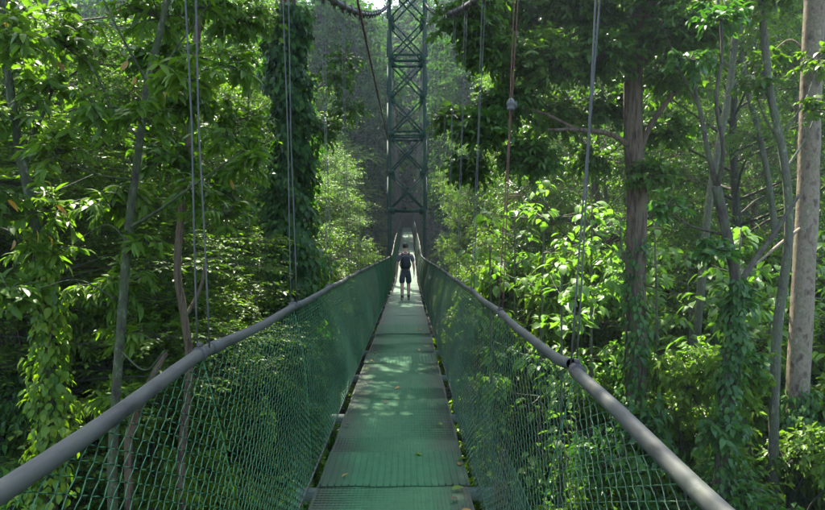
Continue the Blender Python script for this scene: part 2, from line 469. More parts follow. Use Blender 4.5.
def cable_h(y):
    y = np.asarray(y, float)
    near = EYE + .75 + .265 * y + .0034 * y * y
    far = 12.10 - 5.6 * np.sin(np.clip((y - TY) / 46, 0, 1) * math.pi * .5) ** 1.0 + 3.4 * smooth(50, 80, y)
    return np.where(y <= TY, near, far)
def cable_x(y, side):
    y = np.asarray(y, float)
    base = -.92 if side < 0 else .82
    tw = -.80 if side < 0 else .72
    return base + (tw - base) * smooth(14, 27, y)
for side in (-1, 1):
    yy = np.linspace(-6, END + 6, 150)
    mb = MB(); mb.tube(np.stack([cable_x(yy, side), yy, cable_h(yy)], 1), .038, 8)
    mc = mb.build('main_cable', M['cable'], bridge, smooth=True)
    for y in np.arange(1.6, TY, 1.05):
        mb = MB(); mb.box((0, 0, 0), (.095, .07, .11)); mb.box((0, 0, -.07), (.03, .04, .06))
        o = mb.build('cable_clamp', M['cable'], mc); o.location = (float(cable_x(y, side)), float(y), float(cable_h(y)))
        o.rotation_euler = (.35, 0, 0)
    fx = XL if side < 0 else XR
    for k, s in enumerate(SUS):
        if s < 0: continue
        top = np.array([cable_x(s, side), s, cable_h(s) - .05]); bot = np.array([fx(s), s, rail_z(s, side)])
        mb = MB()
        r_ = .0042
        for d in ((-.018, .018) if s < 30 else (0,)):
            t = np.linspace(0, 1, 9)[:, None]
            p = bot * (1 - t) + top * t
            p[:, 0] += d * (.35 + .65 * np.abs(np.cos(t[:, 0] * 3))) ; p[:, 1] += d * 1.2
            mb.tube(p, r_ if s < 30 else .012, 5)
        hang = mb.build('suspender', M['rope_brown'] if (side > 0 and k == 3) else M['galv'], mc)
        if side > 0 and k == 3:
            z = 2.74
            t = (z - bot[2]) / (top[2] - bot[2])
            p = bot * (1 - t) + top * t
            mi = MB(); zz = np.linspace(-.05, .05, 9); rr = np.array([.012, .03, .034, .026, .034, .036, .03, .022, .012])
            mi.tube(np.stack([0 * zz, 0 * zz, zz], 1), rr, 12)
            mi.box((.03, 0, .0), (.03, .03, .05))
            o = mi.build('insulator', M['galv'], hang, smooth=False); o.location = p
# brown stay line from overhead to the tower leg
t = np.linspace(0, 1, 24)
a = np.array([-.62, 1.0, 4.62]); b = np.array([-.70, TY - .45, 5.55])
p = a + (b - a) * t[:, None]; p[:, 2] -= .10 * np.sin(t * math.pi)
mb = MB(); mb.tube(p, .016, 6); mb.build('stay_cable', M['rope_brown'], bridge)

# ---- tower
tower = thing('bridge_tower', 'tall green lattice steel tower with crossed braces carrying the bridge cables', 'tower', (-.04, TY, float(ground(-.04, TY))))
base_z = tower.location.z
def tpart(name, mb):
    o = mb.build(name, M['steel_green'], tower); o.location = (0, 0, -base_z); return o
LX = .74; DY = .42; TOP = 12.78
for sx in (-1, 1):
    for sy in (-1, 1):
        mb = MB()
        x, y = sx * LX, sy * DY
        mb.box((x, y, (TOP + base_z) / 2), (.12, .012, TOP - base_z))
        mb.box((x - sx * .054, y + sy * -.071, (TOP + base_z) / 2), (.012, .13, TOP - base_z))
        mb.box((x + sx * .054, y + sy * -.071, (TOP + base_z) / 2 + .003), (.012, .13, TOP - base_z - .01))
        tpart('leg', mb)
cells = [3.18 + 1.6 * i for i in range(7)]
low = [3.18 - 1.6 * i for i in range(3, 8)]
for sy in (-1, 1):
    y = sy * (DY + .02)
    for z in (3.18, 6.26, 6.5, 9.46, 9.7, 12.66):
        mb = MB(); mb.bar((-LX, y, z), (LX, y, z), .05, .085); tpart('crossbar', mb)
    for z0 in cells[:-1] + low[1:]:
        mb = MB(); mb.bar((-LX, y + sy * .02, z0 + .04), (LX, y + sy * .02, z0 + 1.56), .022, .058); tpart('brace', mb)
        mb = MB(); mb.bar((-LX, y + sy * .055, z0 + 1.56), (LX, y + sy * .055, z0 + .04), .022, .058); tpart('brace', mb)
for sx in (-1, 1):
    for sy in (-1, 1):
        for z0 in cells:
            mb = MB(); mb.box((sx * (LX - .07), sy * (DY + .085), z0), (.26, .008, .24)); tpart('gusset_plate', mb)
for sx in (-1, 1):
    for z0 in cells[:-1]:
        mb = MB(); mb.bar((sx * (LX + .09), -DY, z0 + .04), (sx * (LX + .09), DY, z0 + 1.5), .02, .06, (1, 0, 0)); tpart('brace', mb)
    mb = MB(); mb.box((sx * LX, 0, TOP + .03), (.3, 1.0, .06)); tpart('saddle', mb)
mb = MB(); mb.box((0, 0, base_z + .1), (2.4, 1.6, 1.0)); 
o = mb.build('footing', M['bark_pale'], tower); o.location = (0, 0, -base_z)
mb = MB(); mb.tube(np.array([[.66, -.5, 1.68 + 1.0], [.66, -.52, 1.68 + 1.0]]) , .05, 10); o = tpart('round_plate', mb); o.data.materials.clear(); o.data.materials.append(M['galv'])

# ------------------------------------------------------------------ foliage generator
class Leaves:
    """leaf blades as folded faces; hi = six triangles, lo = two"""
    def __init__(s): s.mb = MB()
    def add(s, P, D, N, L, W, hi, rng, fold=.18, droop=.18, rnd=None):
        n = len(P)
        if n == 0: return
        D = nrm(D); Wv = nrm(np.cross(N, D)); Nn = np.cross(D, Wv)
        L = np.broadcast_to(np.asarray(L, float), (n,))[:, None]; W = np.broadcast_to(np.asarray(W, float), (n,))[:, None]
        rv = rng.random(n) if rnd is None else rnd
        if hi:
            vs = [P, P + D * L * .5 + Nn * L * .02, P + D * L - Nn * L * droop]
            for sg in (1, -1):
                vs.append(P + D * L * .24 + sg * Wv * W * .42 + Nn * W * fold)
                vs.append(P + D * L * .60 + sg * Wv * W * .42 + Nn * (W * fold - L * droop * .3))
            v = np.stack(vs, 1)
            F6 = np.array([[0, 3, 1], [1, 3, 4], [1, 4, 2], [0, 1, 5], [1, 6, 5], [1, 2, 6]])
            f = (np.arange(n)[:, None, None] * 7 + F6[None]).reshape(-1, 3)
            s.mb.add(v.reshape(-1, 3), f, np.repeat(rv, 7))
        else:
            v = np.stack([P, P + D * L * .42 + Wv * W * .5 + Nn * W * fold, P + D * L - Nn * L * droop, P + D * L * .42 - Wv * W * .5 + Nn * W * fold], 1)
            f = (np.arange(n)[:, None, None] * 4 + np.array([[0, 2, 1], [0, 3, 2]])[None]).reshape(-1, 3)
            s.mb.add(v.reshape(-1, 3), f, np.repeat(rv, 4))

def twigs_in_blob(rng, c, r, n, flat=.75):
    d = nrm(rng.normal(size=(n, 3)) * [1, 1, flat] + [0, 0, .12])
    u0 = rng.uniform(.05, .45, n)[:, None]; u1 = rng.uniform(.7, 1.12, n)[:, None]
    r = np.asarray(r, float)
    a = c + d * r * u0; b = c + d * r * u1 + rng.normal(size=(n, 3)) * r * .12
    m = (a + b) / 2 + [0, 0, 1] * r * .08
    b = b - [0, 0, 1] * r * .10
    return np.stack([a, m, b], 1)

def leaves_on_twigs(lv, rng, tw, m, L, W, hi, droop=.35, spread=.9, jit=.42, t0=.15, tint=None):
    n = len(tw)
    t = (np.linspace(t0, 1, m)[None, :] + rng.normal(0, .03, (n, m)))
    t = np.clip(t, 0, 1)[..., None]
    a, q, b = tw[:, None, 0], tw[:, None, 1], tw[:, None, 2]
    P = (1 - t) ** 2 * a + 2 * t * (1 - t) * q + t * t * b
    T = nrm(2 * (1 - t) * (q - a) + 2 * t * (b - q))
    S = nrm(np.cross(T, np.array([0, 0, 1.0])) + 1e-6)
    sg = np.where(np.arange(m) % 2, 1., -1.)[None, :, None]
    D = T * .55 + S * sg * spread + rng.normal(size=P.shape) * jit + np.array([0, 0, -1.]) * droop
    N = np.array([0, 0, 1.]) + rng.normal(size=P.shape) * .45
    k = n * m
    sc = rng.uniform(.45, 1.4, k)
    rv = np.clip(np.repeat(rng.random(n), m) * .5 + rng.random(k) * .5, 0, 1)
    if tint is not None: rv = rv * .6 + tint * .4
    lv.add(P.reshape(-1, 3), nrm(D.reshape(-1, 3)), N.reshape(-1, 3), L * sc, W * sc, hi, rng, rnd=rv)

SPEC = {  # leaf length, width, hi-detail, leaves/twig, droop
    'pinnate': dict(L=.17, W=.055, m=18, droop=.5, spread=.95),
    'round':   dict(L=.11, W=.06, m=18, droop=.25, spread=.9),
    'broad':   dict(L=.15, W=.08, m=15, droop=.4, spread=.9),
    'far':     dict(L=.42, W=.23, m=10, droop=.3, spread=.9),
}
def leafy(lv, wood, rng, blobs, spec, hi, twr=.006, wood_sides=3):
    sp = SPEC[spec]
    for (c, r, n) in blobs:
        tw = twigs_in_blob(rng, np.array(c, float), np.array(r, float), n)
        leaves_on_twigs(lv, rng, tw, sp['m'], sp['L'], sp['W'], hi, sp['droop'], sp['spread'], tint=rng.random())
        if wood is not None:
            for k in range(0, n, 2 if n > 60 else 1):
                a, q, b = tw[k]
                wood.tube(np.array([c + (a - c) * .2, q, b]), [twr * 1.8, twr * 1.3, twr * .6], wood_sides, cap=False)

def make_tree(name, label, cat, seed, H, cb, cr, tr, nb, ntw, spec, leaf, bark, hi=False, br=(1.3, 2.2), group=None, lean=.6, flat=.7):
    """generic forest tree: tapered wavy trunk, limbs out to leaf clumps. Origin at the root"""
    rng = np.random.default_rng(seed)
    root = thing(name, label, cat, group=group)
    zs = np.linspace(0, H * .93, 12)
    wob = np.cumsum(rng.normal(0, lean / 6, (12, 2)), 0); wob -= wob[0]
    tp = np.column_stack([wob, zs])
    wood = MB()
    rad = tr * (1 - .85 * (zs / zs[-1])) ; rad[0] *= 1.5; rad[1] *= 1.1
    wood.tube(tp, rad, 9, rough=.06, rng=rng)
    blobs = []
    for i in range(nb):
        u = (i + rng.random()) / nb
        z = cb + (H - cb) * u
        prof = math.sqrt(max(0.05, math.sin(math.pi * (.12 + .85 * u)))) 
        ang = i * 2.4 + rng.normal(0, .4); rr = cr * prof * math.sqrt(rng.uniform(.08, 1))
        tz = np.interp(z - rng.uniform(.5, 2.2), zs, np.arange(12)); i0 = int(min(tz, 10)); base = tp[i0] + (tp[i0 + 1] - tp[i0]) * (tz - i0)
        c = np.array([base[0] + rr * math.cos(ang), base[1] + rr * math.sin(ang), z])
        s = rng.uniform(*br); 
        blobs.append((c, (s, s, s * flat), int(ntw * (s / br[1]) ** 1.6) + 8))
        mid = (base + c) / 2 + [0, 0, rng.uniform(-.1, .5)] + rng.normal(0, .15, 3)
        lr = max(.02, tr * .32 * (1 - .6 * u))
        wood.tube(spline([base, mid, c], 6), np.linspace(lr, lr * .35, 6), 5, cap=False)
    lv = Leaves()
    leafy(lv, wood if spec != 'far' else None, rng, blobs, spec, hi)
    wood.build('trunk', bark, root, smooth=True)
    lv.mb.build('crown', leaf, root, attr=True)
    return root

def make_bush(name, label, seed, r, h, n, ntw, spec, leaf, hi=False, group=None):
    rng = np.random.default_rng(seed)
    root = thing(name, label, 'bush', group=group)
    wood = MB(); blobs = []
    for i in range(n):
        a = rng.uniform(0, 6.28); d = r * math.sqrt(rng.random()); z = h * rng.uniform(.15, 1) * (1 - .45 * (d / r) ** 2)
        c = np.array([d * math.cos(a), d * math.sin(a), z]); s = rng.uniform(.45, .8) * r * .5
        blobs.append((c, (s, s, s * .8), ntw))
        wood.tube(spline([[c[0] * .15, c[1] * .15, 0], [c[0] * .5, c[1] * .5, z * .6], c], 6), np.linspace(.03, .01, 6), 5, cap=False)
    lv = Leaves(); leafy(lv, wood, rng, blobs, spec, hi)
    wood.build('stem', M['bark_dark'], root, smooth=True)
    lv.mb.build('foliage', leaf, root, attr=True)
    return root

def on_ground(x, y, dz=-.15): return (float(x), float(y), float(ground(x, y)) + dz)

# ------------------------------------------------------------------ hero trees, traced trunk lines at their own distance
def hero(name, label, trunk, limbs, blobs, spec, leaf, bark, seed, hi=True, tr=(.3, .2), sides=10, extra=None):
    """trunk/limbs: point lists in world space; blobs: (centre, radii, twigs)"""
    rng = np.random.default_rng(seed)
    tp = spline(trunk, 26)
    base = np.array([tp[0][0], tp[0][1], float(ground(tp[0][0], tp[0][1])) - .2])
    root = thing(name, label, 'tree', tuple(base))
    wood = MB()
    if tp[0][2] > base[2] + .3:
        tp = np.vstack([spline([base, base * .6 + tp[0] * .4 + [.05, 0, 0], tp[0]], 7)[:-1], tp])
    w = np.linspace(0, 1, len(tp)); rad = tr[0] + (tr[1] - tr[0]) * w; rad[:2] *= [1.5, 1.15]
    tp = tp + np.cumsum(rng.normal(0, tr[0] * .02, tp.shape), 0)
    wood.tube(tp - base, rad, sides, rough=.05, rng=rng)
    wood.build('trunk', bark, root, smooth=True)
    for pts, r0, r1 in limbs:
        lp = spline(pts, 14); mb = MB(); mb.tube(lp - base, np.linspace(r0, r1, 14), 7, rough=.05, rng=rng)
        mb.build('branch', bark, root, smooth=True)
    lv = Leaves(); tw = MB()
    leafy(lv, tw, rng, [(np.array(c) - base, r, n) for c, r, n in blobs], spec, hi)
    tw.build('twigs', bark, root)['kind'] = 'stuff'
    lv.mb.build('crown', leaf, root, attr=True)
    return root

def blobpx(lst, Y, rng, spread=1.0):
    """(x, y, radius px, twigs) in photo pixels at depth Y (+ jitter along depth)"""
    out = []
    for x, y, r, n in lst:
        d = Y + rng.uniform(-spread, spread)
        s = r / F * d
        out.append((at(x, y, d), (s, s, s * .75), n))
    return out
hr = np.random.default_rng(77)

# R1 brown forked trunk on the right, dark crown reaching over towards the bridge
D1 = 14.0
P = lambda x, y, d=0: at(x, y, D1 + d)
crown1 = [(520, 20, 44, 90), (575, 10, 48, 90), (490, 55, 34, 70), (545, 62, 44, 90), (600, 55, 44, 80), (505, 105, 36, 80), (560, 118, 38, 80), (482, 130, 30, 60), (525, 158, 34, 70),
          (470, 168, 26, 50), (610, 105, 34, 60), (665, 75, 36, 60), (690, 30, 40, 60), (650, 15, 44, 70), (455, 120, 24, 40), (590, 160, 26, 40), (665, 130, 30, 40), (470, 20, 36, 60),
          (520, -40, 60, 90), (600, -40, 60, 90), (680, -40, 60, 80), (460, -50, 50, 70), (650, 175, 26, 26)]
hero('forest_tree', 'tall brown trunk forking high up under a dark spreading crown beside the bridge',
     [P(634, 470), P(636, 400), P(635, 300), P(636, 200), P(632, 140), P(632, 60), P(633, -30), P(640, -120)],
     [([P(634, 165), P(648, 130, .1), P(668, 100, .2), P(680, 88, .3)], .085, .05), ([P(632, 75), P(655, 40, -.3), P(650, 5, -.4), P(662, -40, -.5)], .13, .08), ([P(634, 150), P(612, 135, -.2), P(580, 130, -.6), P(548, 130, -1)], .075, .03),
      ([P(632, 60), P(600, 20, .3), P(560, -10, .6), P(510, -10, .8)], .08, .03), ([P(632, 30), P(690, 0, .4), P(720, -30, .6)], .07, .03), ([P(580, 131, -.6), P(530, 110, -.6), P(490, 120, -.4)], .04, .015),
      ([P(600, 20, .3), P(545, 50, .2), P(500, 60, .3)], .05, .02)],
     blobpx([(x, y, r, int(n * 2.0)) for x, y, r, n in crown1], D1, hr, 1.6), 'broad', M['leaf_dark'], M['bark_brown'], 21, tr=(.26, .17))

# R2 pale straight trunk at the right edge
D2 = 13.0
P = lambda x, y, d=0: at(x, y, D2 + d)
hero('forest_tree', 'straight pale mottled trunk rising from shrubs on the right', [P(800, 470), P(803, 330), P(808, 200), P(812, 60), P(816, -60), P(820, -180)],
     [([P(806, 225), P(780, 245, -.4), P(760, 262, -.8), P(742, 272, -1.2)], .035, .02), ([P(812, 60), P(790, 40, .3), P(765, 60, .5)], .03, .015), ([P(815, -20), P(850, -70, .4), P(900, -100, .8)], .1, .05), ([P(816, -60), P(780, -110), P(740, -130)], .1, .05)],
     blobpx([(860, -90, 60, 60), (790, -120, 60, 60), (740, -130, 50, 50), (900, -60, 60, 50), (765, 60, 20, 12), (820, -150, 70, 70)], D2, hr, 1.2), 'broad', M['leaf_mid'], M['bark_pale'], 22, tr=(.235, .175))

# R3 dark crooked tree, forked, on the right
D3 = 10.5
P = lambda x, y, d=0: at(x, y, D3 + d)
hero('forest_tree', 'dark crooked tree with forked bare limbs standing in front of the pale trunk', [P(722, 520), P(728, 420), P(735, 330), P(738, 285), P(728, 235), P(717, 185)],
     [([P(717, 185), P(708, 150), P(700, 110, .2), P(690, 70, .3)], .05, .025), ([P(718, 190), P(724, 150, -.2), P(716, 100, -.3), P(722, 50, -.2), P(715, -20)], .04, .02), ([P(738, 290), P(755, 262, .3), P(775, 235, .6), P(800, 195, .9)], .055, .03),
      ([P(728, 235), P(690, 225, .4), P(668, 205, .6)], .025, .012), ([P(700, 110, .2), P(675, 60, .4), P(660, 20)], .02, .01)],
     blobpx([(690, 60, 26, 16), (718, 20, 30, 16), (668, 205, 20, 12), (740, 300, 24, 20), (715, 250, 24, 16), (748, 360, 22, 16), (722, 430, 26, 26), (740, 490, 34, 40)], D3, hr, .5), 'broad', M['leaf_vine'], M['bark_dark'], 23, tr=(.13, .075))

# R4 thin leaning stems between them
for k, (d, pts, lab) in enumerate([(12.0, [(776, 480), (779, 340), (790, 240), (786, 170), (770, 90), (760, 0), (755, -80)], 'thin leaning tree with grey bark just beside the pale trunk'),
                                   (17.0, [(690, 430), (702, 300), (712, 190), (730, 90), (738, 0), (745, -80)], 'slim bare grey tree behind the crooked forked tree'),
                                   (20.0, [(770, 430), (776, 250), (765, 160), (742, 60), (735, -60)], 'slender curved tree with mossy stem in the hillside shade'),
                                   (23.0, [(792, 420), (800, 150), (785, 40), (775, -60)], 'slim pale grey sunlit stem behind the leaning tree')]):
    P = lambda x, y, e=0: at(x, y, d + e)
    top = pts[-2]
    lim = []
    for q in range(3):
        x0, y0 = pts[3]; sg = -1 if q % 2 else 1
        lim.append(([P(x0, y0 - 20 * q), P(x0 + sg * 22, y0 - 35 - 20 * q, .3), P(x0 + sg * 35, y0 - 70 - 25 * q, .5)], .028, .01))
    bl = [(x0 + sg * 30, y0 - 60 - 25 * q, 22, 14) for q, sg in ((0, 1), (1, -1), (2, 1))] + [(top[0], top[1], 36, 30), (top[0] + 10, top[1] - 40, 44, 40)]
    hero('forest_tree', lab, [P(*q) for q in pts], lim, blobpx(bl, d, hr, .6), 'broad', M['leaf_mid'], M['bark_pale'] if k == 3 else M['bark_grey'], 30 + k, tr=(.11, .06) if k == 0 else (.13, .07), sides=8)

# L1 slender near tree on the left with yellowing leaves
D4 = 8.0
P = lambda x, y, d=0: at(x, y, D4 + d)
l1 = hero('forest_tree', 'slender mossy tree with drooping yellowing leaves close to the left handrail', [P(112, 470), P(117, 380), P(124, 300), P(130, 225), P(140, 150), P(150, 80), P(165, 20), P(175, -60), P(170, -250, .6), P(160, -460, 1.2)],
     [([P(130, 228), P(160, 210, -.2), P(195, 185, -.3), P(245, 150, -.3)], .022, .009), ([P(142, 140), P(115, 110, .1), P(95, 70, .1), P(60, 30, .2)], .02, .008), ([P(150, 85), P(125, 40, -.3), P(105, 0, -.4)], .018, .008),
      ([P(136, 180), P(100, 175, -.3), P(60, 160, -.4)], .014, .006), ([P(150, 90), P(185, 40, .2), P(215, 0, .3)], .018, .008), ([P(118, 300), P(80, 280, -.2), P(40, 288, -.3)], .012, .005), ([P(128, 240), P(105, 225, .2), P(60, 255, .3)], .012, .005),
      ([P(120, 350), P(145, 370, -.3), P(165, 350, -.5)], .012, .007)],
     blobpx([(60, 30, 44, 22), (20, 45, 44, 22), (160, 20, 44, 20), (205, 10, 40, 18), (60, 155, 40, 18), (20, 120, 40, 16), (100, 110, 36, 12), (185, 80, 36, 14), (230, 140, 34, 14), (250, 165, 26, 10), (125, 285, 34, 22), (95, 285, 30, 16), (40, 250, 34, 16),
             (60, 210, 34, 14), (110, 205, 34, 14), (190, 190, 30, 12), (225, 65, 36, 14), (120, 335, 26, 12), (112, 400, 30, 16), (132, 190, 26, 10), (145, 120, 28, 10), (40, -40, 60, 24), (210, -50, 60, 24), (225, 215, 34, 14), (150, 245, 26, 10)], D4, hr, 1.0) + [((-.6 - 4.0 * u, 4.5 + 8 * v, 7.8 + 2.6 * w), (1.3, 1.3, .9), 52) for u, v, w in hr.random((34, 3))] + [((-.4 - 2.2 * u, 6.0 + 4 * v, 7.4 + 1.6 * w), (1.3, 1.3, .8), 60) for u, v, w in hr.random((12, 3))], 'pinnate', M['leaf_mid'], M['bark_moss'], 40, tr=(.062, .028), sides=9)  # last two clump sets: unseen overhead foliage added to shade the deck
# its loose yellow leaves, each one a leaf of its own
def leaf_mesh(L, W, mat, name='leaf', seg=5, fold=.2, droop=.25):
    v = []; f = []
    t = np.linspace(0, 1, seg + 1)
    w = np.sin(math.pi * np.clip(t, 0, 1) ** .8) ** .8 * W / 2; w[0] = .003; w[-1] = .001
    for i, u in enumerate(t):
        z = -droop * L * u * u
        v += [[-w[i], u * L, z + abs(w[i]) * fold * 2], [0, u * L, z], [w[i], u * L, z + abs(w[i]) * fold * 2]]
    for i in range(seg):
        a = i * 3
        f += [[a, a + 1, a + 4, a + 3], [a + 1, a + 2, a + 5, a + 4]]
    mb = MB(); mb.add(v, f, np.full(len(v), .5))
    o = mb.build(name, mat, smooth=True, attr=True)
    me = o.data; bpy.data.objects.remove(o)
    return me
ym = [leaf_mesh(.17, .06, M['leaf_yellow']), leaf_mesh(.13, .05, M['leaf_yellow'], droop=.4)]
base = np.array(l1.location)
for i, (x, y, dep) in enumerate([(130, 62, -.5), (137, 78, -.4), (10, 200, -.6), (50, 182, -.6), (58, 205, -.5), (50, 236, -.6), (38, 230, -.3), (16, 240, -.2), (60, 63, -.2), (120, 8, -.1), (165, 92, 0), (232, 180, .2), (8, 20, .1)]):
    o = bpy.data.objects.new('leaf', ym[i % 2]); col.objects.link(o); o.parent = l1
    o.location = at(x, y, D4 + dep) - base
    o.rotation_euler = (R(hr.uniform(-110, -40)), R(hr.uniform(-40, 40)), R(hr.uniform(-60, 60)))

# L2 trunk at the left edge
D5 = 8.5
P = lambda x, y, d=0: at(x, y, D5 + d)
hero('forest_tree', 'grey vine wrapped trunk with broad leaves at the far left', [P(50, 480), P(52, 370), P(44, 280), P(34, 210), P(18, 130), P(8, 40), P(0, -60)],
     [([P(40, 250), P(20, 235, -.2), P(-20, 220)], .03, .015), ([P(24, 155), P(48, 110, .3), P(70, 50, .4)], .03, .012), ([P(30, 195), P(60, 190, .5), P(95, 175, .8)], .02, .01)],
     blobpx([(0, 60, 44, 24), (50, 90, 36, 16), (-30, 200, 50, 24), (10, 290, 36, 20), (-10, 0, 50, 24), (70, 50, 34, 14), (-30, 120, 44, 18)], D5, hr, .8), 'broad', M['leaf_mid'], M['bark_moss'], 41, tr=(.085, .05))

# vines
def vine(label, path, rads, n, Lf, Wf, leaf, seed, hi=True):
    rng = np.random.default_rng(seed)
    sp = spline(path, 40); base = np.array([sp[0][0], sp[0][1], float(ground(sp[0][0], sp[0][1])) - .1])
    root = thing('climbing_vine', label, 'vine', tuple(base))
    st = MB()
    for k in range(3):
        a = np.linspace(0, 5 + k, 40) + k * 2.1
        rr = np.interp(np.linspace(0, 1, 40), [0, 1], rads) * .45
        pt = sp + np.stack([np.cos(a) * rr, np.sin(a) * rr, 0 * a], 1)
        st.tube(np.vstack([[base + [.1 * k, 0, 0]], pt]) - base, .012, 5)
    st.build('stem', M['bark_dark'], root)
    u = rng.random(n); i = np.clip((u * 39).astype(int), 0, 38); fr = (u * 39 - i)[:, None]
    c = sp[i] * (1 - fr) + sp[i + 1] * fr
    a = rng.uniform(0, 2 * math.pi, n)
    lump = .6 + .45 * np.sin(u * 23 + a * 1.0) * np.sin(u * 41 + 1.3 + a * 2)
    rr = np.interp(u, [0, .5, 1], [rads[0], (rads[0] + rads[1]) / 2, rads[1]]) * np.sqrt(rng.uniform(.12, 1.25, n)) * lump
    P_ = c + np.stack([np.cos(a) * rr, np.sin(a) * rr, rng.normal(0, .06, n)], 1)
    Dn = np.stack([np.cos(a) * .6, np.sin(a) * .6, -np.ones(n) * .9], 1) + rng.normal(0, .35, (n, 3))
    N = np.stack([np.cos(a), np.sin(a), np.ones(n) * .5], 1) + rng.normal(0, .3, (n, 3))
    lv = Leaves(); s = rng.uniform(.5, 1.25, n)
    lv.add(P_ - base, nrm(Dn), N, Lf * s, Wf * s, hi, rng)
    lv.mb.build('foliage', leaf, root, attr=True)
    return root

# L3 vine column
D6 = 22.0
P = lambda x, y, d=0: at(x, y, D6 + d)
hero('forest_tree', 'upright trunk smothered in hanging vines beside the left of the bridge', [P(292, 420), P(292, 300), P(291, 150), P(289, 60), P(288, 0), P(286, -90), P(280, -180)],
     [([P(289, 40), P(260, 5, .5), P(225, -20, .8)], .1, .04), ([P(288, 0), P(320, -30, .4), P(345, -70, .7)], .1, .04), ([P(291, 110), P(330, 80, .6), P(352, 70, .9)], .05, .02)],
     blobpx([(225, -20, 50, 60), (330, -60, 40, 50), (250, 20, 36, 50), (200, 20, 40, 50), (335, 80, 26, 40), (350, 110, 22, 36), (325, 130, 24, 36), (345, 60, 24, 34), (270, -80, 60, 70), (240, 60, 30, 36), (215, 80, 34, 40)], D6, hr, 1.5) + [((.2 - 4.2 * u, 19.5 + 11 * v, max(12.3, .395 * (19.5 + 11 * v) + 3.2) + 1.8 * w), (1.5, 1.5, 1.0), 60) for u, v, w in hr.random((34, 3))], 'broad', M['leaf_dark'], M['bark_brown'], 42, tr=(.36, .26))  # unseen high clumps at the end added to shade deck near the walker
vine('thick curtain of dark heart shaped vine leaves hanging round the upright trunk', [P(292, 440, -.1), P(293, 330, -.1), P(292, 230, -.1), P(292, 140, -.1), P(289, 60, -.1), P(288, 10, -.1)], (1.65, .75), 13000, .28, .19, M['leaf_vine'], 50)
P = lambda x, y, d=0: at(x, y, D5 + d)
vine('bright leafy vine climbing the grey trunk at the far left', [P(50, 500, -.1), P(52, 400, -.1), P(48, 300, -.1), P(38, 235, -.1)], (.42, .2), 1700, .13, .085, M['leaf_light'], 51)
P = lambda x, y, d=0: at(x, y, D1 + d)
vine('leafy vine wrapped round the foot of the brown forked trunk', [P(634, 520, -.05), P(636, 420, -.05), P(636, 330, -.05), P(636, 240, -.05)], (.62, .34), 1700, .15, .09, M['leaf_vine'], 52)
P = lambda x, y, d=0: at(x, y, D3 + d)
vine('dense creeper hanging from the dark crooked tree', [P(724, 540, -.05), P(728, 440, -.05), P(735, 340, -.05), P(738, 280, -.05)], (.45, .15), 1500, .14, .08, M['leaf_vine'], 53)
P = lambda x, y, d=0: at(x, y, D2 + d)
vine('dense creeper round the base of the pale trunk', [P(800, 540, -.05), P(800, 460, -.05), P(803, 390, -.05)], (.8, .4), 2200, .15, .09, M['leaf_vine'], 54)

# L4 broken brown stump-like trunk and stick behind the left mesh
D7 = 11.0
P = lambda x, y, d=0: at(x, y, D7 + d)
hero('forest_tree', 'brown leaning trunk with torn bark behind the slender mossy tree', [P(180, 460), P(190, 370), P(184, 310), P(178, 260), P(190, 150), P(200, 20), P(205, -90), P(205, -300, 1)],
     [([P(184, 320), P(200, 290), P(206, 260)], .04, .02)], blobpx([(190, 100, 34, 40), (205, -60, 60, 80), (170, 160, 36, 40), (215, 190, 34, 40), (175, 20, 40, 50), (235, 120, 34, 40), (160, 60, 40, 50), (235, 20, 40, 50)], D7, hr, 1.0) + [((-.6 - 3.8 * u, 12.5 + 9 * v, 10.4 + .2 * 9 * v + 2.0 * w), (1.4, 1.4, 1.0), 55) for u, v, w in hr.random((32, 3))], 'broad', M['leaf_mid'], M['bark_brown'], 43, tr=(.075, .05))  # random high clumps are out of view, added to block sun over the deck
P = lambda x, y, d=0: at(x, y, 9.0 + d)
mb = MB(); pts = spline([P(128, 440), P(148, 385), P(166, 353)], 10); bs = on_ground(pts[0][0], pts[0][1])
mb.tube(np.vstack([[np.array(bs)], pts]) - np.array(bs), np.linspace(.06, .035, 11), 7, rough=.1, rng=hr)
o = mb.build('snapped_stem', M['bark_brown'], smooth=True); o.location = bs; tag(o, 'short snapped brown stem leaning beside the slender mossy tree', 'dead stem')

